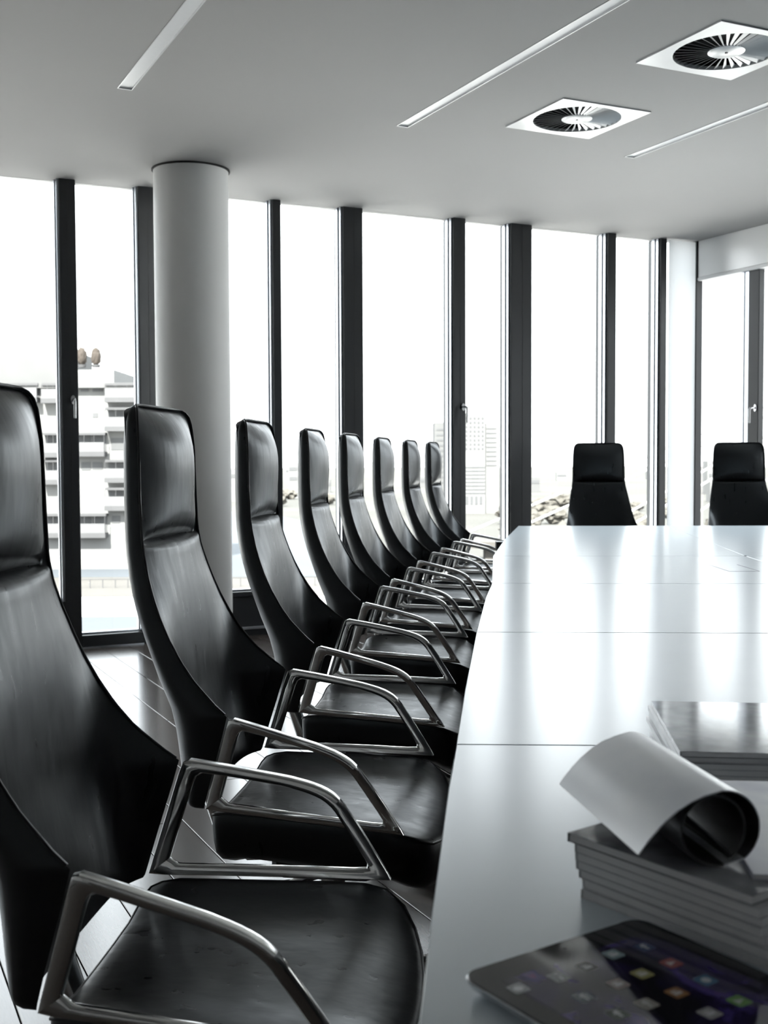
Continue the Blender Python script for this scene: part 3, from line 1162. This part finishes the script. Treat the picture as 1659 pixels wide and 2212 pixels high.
for k, (px, py, c, g) in enumerate(icons):
    p = TMI @ on_z(px, py, TZ + .013)
    if not (.02 < p.x < TWI - .02):
        continue
    m = mat('icon_colour_%s' % 'abcdefghijklmnopqrstuvwxyz'[k], tuple(.45 * v + .12 * sum(c) / 3 for v in c), .3, emit=(c, .03), var=(160, tuple(v * .5 for v in c), .6))
    ic = MB().loft([[(x, y, z_) for x, y in rrect(p.x - .0075, p.y - .0075, p.x + .0075, p.y + .0075, .002, 3)] for z_ in (.01272, .01292)]).build('app_icon', m, scr)
    gm = MB()
    z0, z1 = .01292, .01304
    if g == 0:
        gm.box((p.x - .004, p.y - .003, z0), (p.x + .004, p.y + .001, z1)).box((p.x - .004, p.y + .002, z0), (p.x + .002, p.y + .0035, z1))
    elif g == 1:
        gm.box((p.x - .001, p.y - .005, z0), (p.x + .001, p.y + .005, z1)).box((p.x - .003, p.y + .0005, z0), (p.x + .0035, p.y + .002, z1)).box((p.x + .001, p.y + .0035, z0), (p.x + .0035, p.y + .005, z1))
    elif g == 2:
        gm.add([(p.x - .004, p.y - .0035, z1), (p.x + .005, p.y, z1), (p.x - .004, p.y + .0035, z1)], [(0, 1, 2)])
    else:
        gm.lathe([(.0042, z0), (.0042, z1)], 14, (p.x, p.y, 0))
    gm.build('glyph', M['coverplain'], ic)

# ------------------------------------------------------------------ outside: river, quay, apartment block, tower, bridge, far city
GZ = -12.0
mbg = MB().box((-900, 12, GZ - 1), (1200, 1900, GZ))
tag(mbg.build('ground', M['ground']), kind='structure')
struct(MB().box((-900, 126, GZ - .4), (1200, 1900, GZ + .02)).build('city_ground', M['land']))


def ground_poly(name, pix, z, m):
    pts = [on_z(px, py, z) for px, py in pix]
    return struct(MB().prism([(p.x, p.y) for p in pts], GZ - .5, z).build(name, m))


ground_poly('river', [(-300, 1100), (560, 1106), (640, 1122), (760, 1160), (760, 1244), (300, 1246), (-300, 1248)], GZ + .05, M['water'])
ground_poly('quay_rails', [(-300, 1250), (860, 1246), (860, 1284), (-300, 1290)], GZ + .1, M['quay'])
ground_poly('quay_promenade', [(-300, 1292), (860, 1286), (860, 1322), (-300, 1332)], GZ + .1, M['quaywhite'])
ground_poly('harbour_basin', [(-300, 1336), (860, 1326), (860, 1420), (-300, 1430)], GZ + .05, M['water'])
wl = thing('quay_railing', 'thin grey railing along the quay below the windows', 'railing')
pa, pb = on_z(140, 1273, GZ), on_z(760, 1266, GZ)
MB().tube([pa + Vector((0, 0, 1.0)), pb + Vector((0, 0, 1.0))], .05, 6).build('rail', M['slab'], wl)
for k in range(24):
    p = pa + (pb - pa) * (k / 23)
    MB().box((p.x - .04, p.y - .04, GZ), (p.x + .04, p.y + .04, GZ + 1.0)).build('post', M['slab'], wl)

# apartment block
YA = 140.0


def face_box(mb_, px0, py0, px1, py1, y, d0, d1):
    a, b = at(px0, py0, y), at(px1, py1, y)
    return mb_.box((min(a.x, b.x), y + d0, min(a.z, b.z)), (max(a.x, b.x), y + d1, max(a.z, b.z)))


apt = thing('apartment_block', 'pale apartment block with stacked balconies across the water', 'building', Matrix.Translation((0, 0, 0)))
w_ = MB()
a = at(-260, 835, YA)
w_.box((a.x, YA, GZ), (at(380, 900, YA).x, YA + 18, a.z))
w_.build('wall', M['facade'], apt)
face_box(MB(), -260, 748, 128, 836, YA, 3, 16).build('penthouse', M['facade2'], apt)
face_box(MB(), 150, 796, 238, 836, YA, 2, 14).build('roof_storey', M['facade'], apt)
face_box(MB(), -265, 830, 385, 838, YA, -1.0, 18).build('parapet', M['facade2'], apt)
bals = [(232, 832, 304, 870), (232, 884, 304, 932), (232, 996, 304, 1042), (232, 1056, 304, 1102), (166, 938, 232, 986), (166, 1112, 234, 1160),
        (96, 832, 136, 872), (96, 938, 136, 988), (96, 996, 136, 1046), (96, 1112, 136, 1160), (310, 938, 370, 986), (310, 1050, 370, 1100), (20, 832, 88, 870), (20, 938, 88, 986)]
for x0, y0, x1, y1 in bals:
    b = face_box(MB(), x0, y1 - 10, x1, y1, YA, -1.6, .1).build('balcony_slab', M['slab'], apt)
    face_box(MB(), x0 + 1, y1 - 30, x1 - 1, y1 - 10, YA, -1.55, -1.45).build('balustrade', M['balglass'], b)
    rr_ = MB()
    for k in range(4):
        px = x0 + 1 + (x1 - x0 - 2) * k / 3
        face_box(rr_, px - .6, y0 + 2, px + .6, y1 - 10, YA, -1.5, -1.38)
    rr_.build('balcony_post', M['slab'], b)
    w = face_box(MB(), x0 + 2, y0 + 2, x1 - 2, y1 - 12, YA, -.05, .1).build('window', M['farpane'], apt)
    mx_ = (x0 + x1) / 2
    face_box(MB(), mx_ - 1.5, y0 + 2, mx_ + 1.5, y1 - 12, YA, -.12, .0).build('window_bar', M['facade'], w)
    face_box(MB(), x0, y0 - 3, x1, y0 + 2, YA, -1.2, .1).build('balcony_lintel', M['slab'], apt)
for x0, y0, x1, y1 in ((174, 828, 192, 846), (200, 828, 222, 846), (176, 998, 196, 1016), (200, 998, 222, 1014), (240, 946, 300, 972), (242, 1114, 260, 1130), (200, 892, 212, 902), (50, 1000, 84, 1040), (50, 1060, 84, 1100), (140, 890, 158, 900)):
    face_box(MB(), x0, y0, x1, y1, YA, -.06, .1).build('window', M['farpane'], apt)
for (px, lb) in ((177, 'brown clipped roof shrub beside the dark door post'), (208, 'brown clipped roof shrub standing free on the apartment roof')):
    p = at(px, 794, YA + 3)
    t = thing('roof_shrub', lb, 'shrub', Matrix.Translation(p), 'clipped shrubs on the apartment roof')
    bmx = bmesh.new()
    bmesh.ops.create_icosphere(bmx, subdivisions=3, radius=1)
    for v in bmx.verts:
        d = 1 + .22 * noise.noise(v.co * 3.0 + Vector((px, 0, 0)))
        v.co = Vector((v.co.x * .62 * d, v.co.y * .62 * d, 1.35 + v.co.z * 1.1 * d))
    me = bpy.data.meshes.new('crown')
    bmx.to_mesh(me)
    bmx.free()
    me.materials.append(M['shrub'])
    link('crown', me, t)
    MB().lathe([(.45, 0), (.55, .35)], 12).build('planter', M['slab'], t)

# office tower with a window grid
YT = 280.0
tow = thing('office_tower', 'hazy white high-rise with a grid of small windows beyond the chairs', 'building')
tb = MB()
face_box(tb, 1002, 893, 1048, 1112, YT, 0, 14)
tb.build('tower_shaft', M['facade'], tow)
face_box(MB(), 1048, 914, 1078, 1114, YT, 1.5, 14).build('side_wing', M['facade'], tow)
face_box(MB(), 940, 912, 1002, 1112, YT, 3, 15).build('rear_wing', M['facade2'], tow)
face_box(MB(), 968, 902, 1000, 914, YT, 5, 12).build('plant_room', M['facade2'], tow)
p0 = at(940, 1112, YT)
for r_ in range(8):
    for c_ in range(5):
        x0, y0 = 1005 + c_ * 8.8, 901 + r_ * 9.4
        face_box(MB(), x0, y0, x0 + 5, y0 + 5, YT, -.1, .1).build('window', M['farpane'], tow)
for r_ in range(9):
    face_box(MB(), 1052, 924 + r_ * 10, 1074, 927 + r_ * 10, YT, 1.4, 1.6).build('window_band', M['farpane'], tow)
for r_ in range(11):
    face_box(MB(), 944, 925 + r_ * 11.5, 1000, 929 + r_ * 11.5, YT, 2.9, 3.1).build('window_band', M['farpane'], tow)
for r_ in range(8):
    face_box(MB(), 1004, 1008 + r_ * 8, 1047, 1011 + r_ * 8, YT, -.1, .1).build('window_band', M['farpane'], tow)
for c_ in range(4):
    face_box(MB(), 1006 + c_ * 10, 1072, 1012 + c_ * 10, 1090, YT, -.1, .1).build('window', M['farpane'], tow)
g0, g1 = at(940, 1112, YT), at(1078, 1112, YT)
MB().box((g0.x, YT, GZ), (g1.x, YT + 14, g0.z)).build('podium', M['facade2'], tow)

# cable-stayed bridge: white stays rising to a pylon beyond the frame
brg = thing('stay_bridge', 'white stay cables of a bridge rising across the windows by the table head', 'bridge')
YC = 150.0
for (xa, ya_), (xb, yb_) in (((985, 1161), (1760, 833)), ((1078, 1160), (1760, 852)), ((1350, 1112), (1760, 884)), ((1372, 1130), (1760, 908)), ((1490, 1120), (1760, 935)), ((1560, 1110), (1760, 960))):
    MB().tube([at(xa, ya_, YC), at(xb, yb_, YC)], .17, 8).build('stay_cable', M['cable'], brg)
pa, pb = at(1745, 800, YC), at(1775, 800, YC)
MB().cbox((pa.x, YC - 1, GZ), (pb.x, YC + 1, pa.z), .2).build('pylon', M['cable'], brg)
da, db = at(940, 1168, YC), at(2100, 1128, YC)
MB().box((da.x, YC - 3, da.z - .8), (db.x, YC + 3, da.z)).build('deck', M['quay'], brg)
for k in range(5):
    xx = da.x + (db.x - da.x) * (k + .5) / 5
    MB().box((xx - .6, YC - 1.5, GZ), (xx + .6, YC + 1.5, da.z - .8)).build('pier', M['quay'], brg)

# far city: low pale blocks towards the horizon
rnd = random.Random(3)
city_spots = []
for k in range(110):
    y = rnd.uniform(330, 900)
    px = rnd.uniform(470, 1700)
    wpx = rnd.uniform(14, 44) * 500 / y
    top = rnd.uniform(1006, 1046) if rnd.random() < .85 else rnd.uniform(985, 1004)
    p, q = at(px, top, y), at(px + wpx, top, y)
    if 930 < px < 1090 and y < 400:
        continue
    if any(abs(p.x - a_) < 45 and abs(y - b_) < 30 for a_, b_, c_ in city_spots):
        continue
    city_spots.append((p.x, y, q.x - p.x))
    o = thing('distant_building', 'small pale block in the hazy city towards the horizon', 'building', Matrix.Translation((p.x, y, GZ)), 'distant city blocks')
    w, h = q.x - p.x, max(p.z - GZ, 5.0)
    MB().box((0, 0, 0), (w, w * .8, h)).build('wall', M['facade'] if k % 3 else M['facade2'], o)
    if y < 700:
        nb = int(h / 3.4)
        bmb = MB()
        for r_ in range(max(1, nb - 1)):
            bmb.box((w * .06, -.15, h - 1.2 - r_ * 3.4 - 1.3), (w * .94, .05, h - 1.2 - r_ * 3.4))
        bmb.build('window_bands', M['farpane'], o)
# bare hazy trees on the near bank
tree_spots = []
for k in range(44):
    y = rnd.uniform(170, 330)
    px = rnd.uniform(1090, 1680) if k < 34 else rnd.uniform(560, 930)
    if k >= 34:
        y = rnd.uniform(300, 420)
    p = at(px, 1060, y)
    hgt = rnd.uniform(2.4, 3.9)
    if any((p.x - q_[0]) ** 2 + (y - q_[1]) ** 2 < 60 for q_ in tree_spots) or any(a_ - 8 < p.x < a_ + c_ + 8 and b_ - 8 < y < b_ + c_ + 8 for a_, b_, c_ in city_spots):
        continue
    tree_spots.append((p.x, y))
    o = thing('distant_tree', 'hazy brownish winter tree on the river bank', 'tree', Matrix.Translation((p.x, y, GZ)), 'trees on the river bank')
    bmx = bmesh.new()
    bmesh.ops.create_icosphere(bmx, subdivisions=3, radius=1)
    for v in bmx.verts:
        d = 1 + .5 * noise.noise(v.co * 2.1 + Vector((k * 3.1, 0, 0))) + .35 * noise.noise(v.co * 5.5 + Vector((0, k * 1.7, 0)))
        v.co = Vector((v.co.x * hgt * .72 * d, v.co.y * hgt * .6 * d, hgt * .5 + v.co.z * hgt * .46 * d))
    me = bpy.data.meshes.new('crown')
    bmx.to_mesh(me)
    bmx.free()
    me.materials.append(M['leaf'])
    link('crown', me, o)
    MB().lathe([(.2, 0), (.12, hgt * .5)], 7).build('trunk', M['shrub'], o)
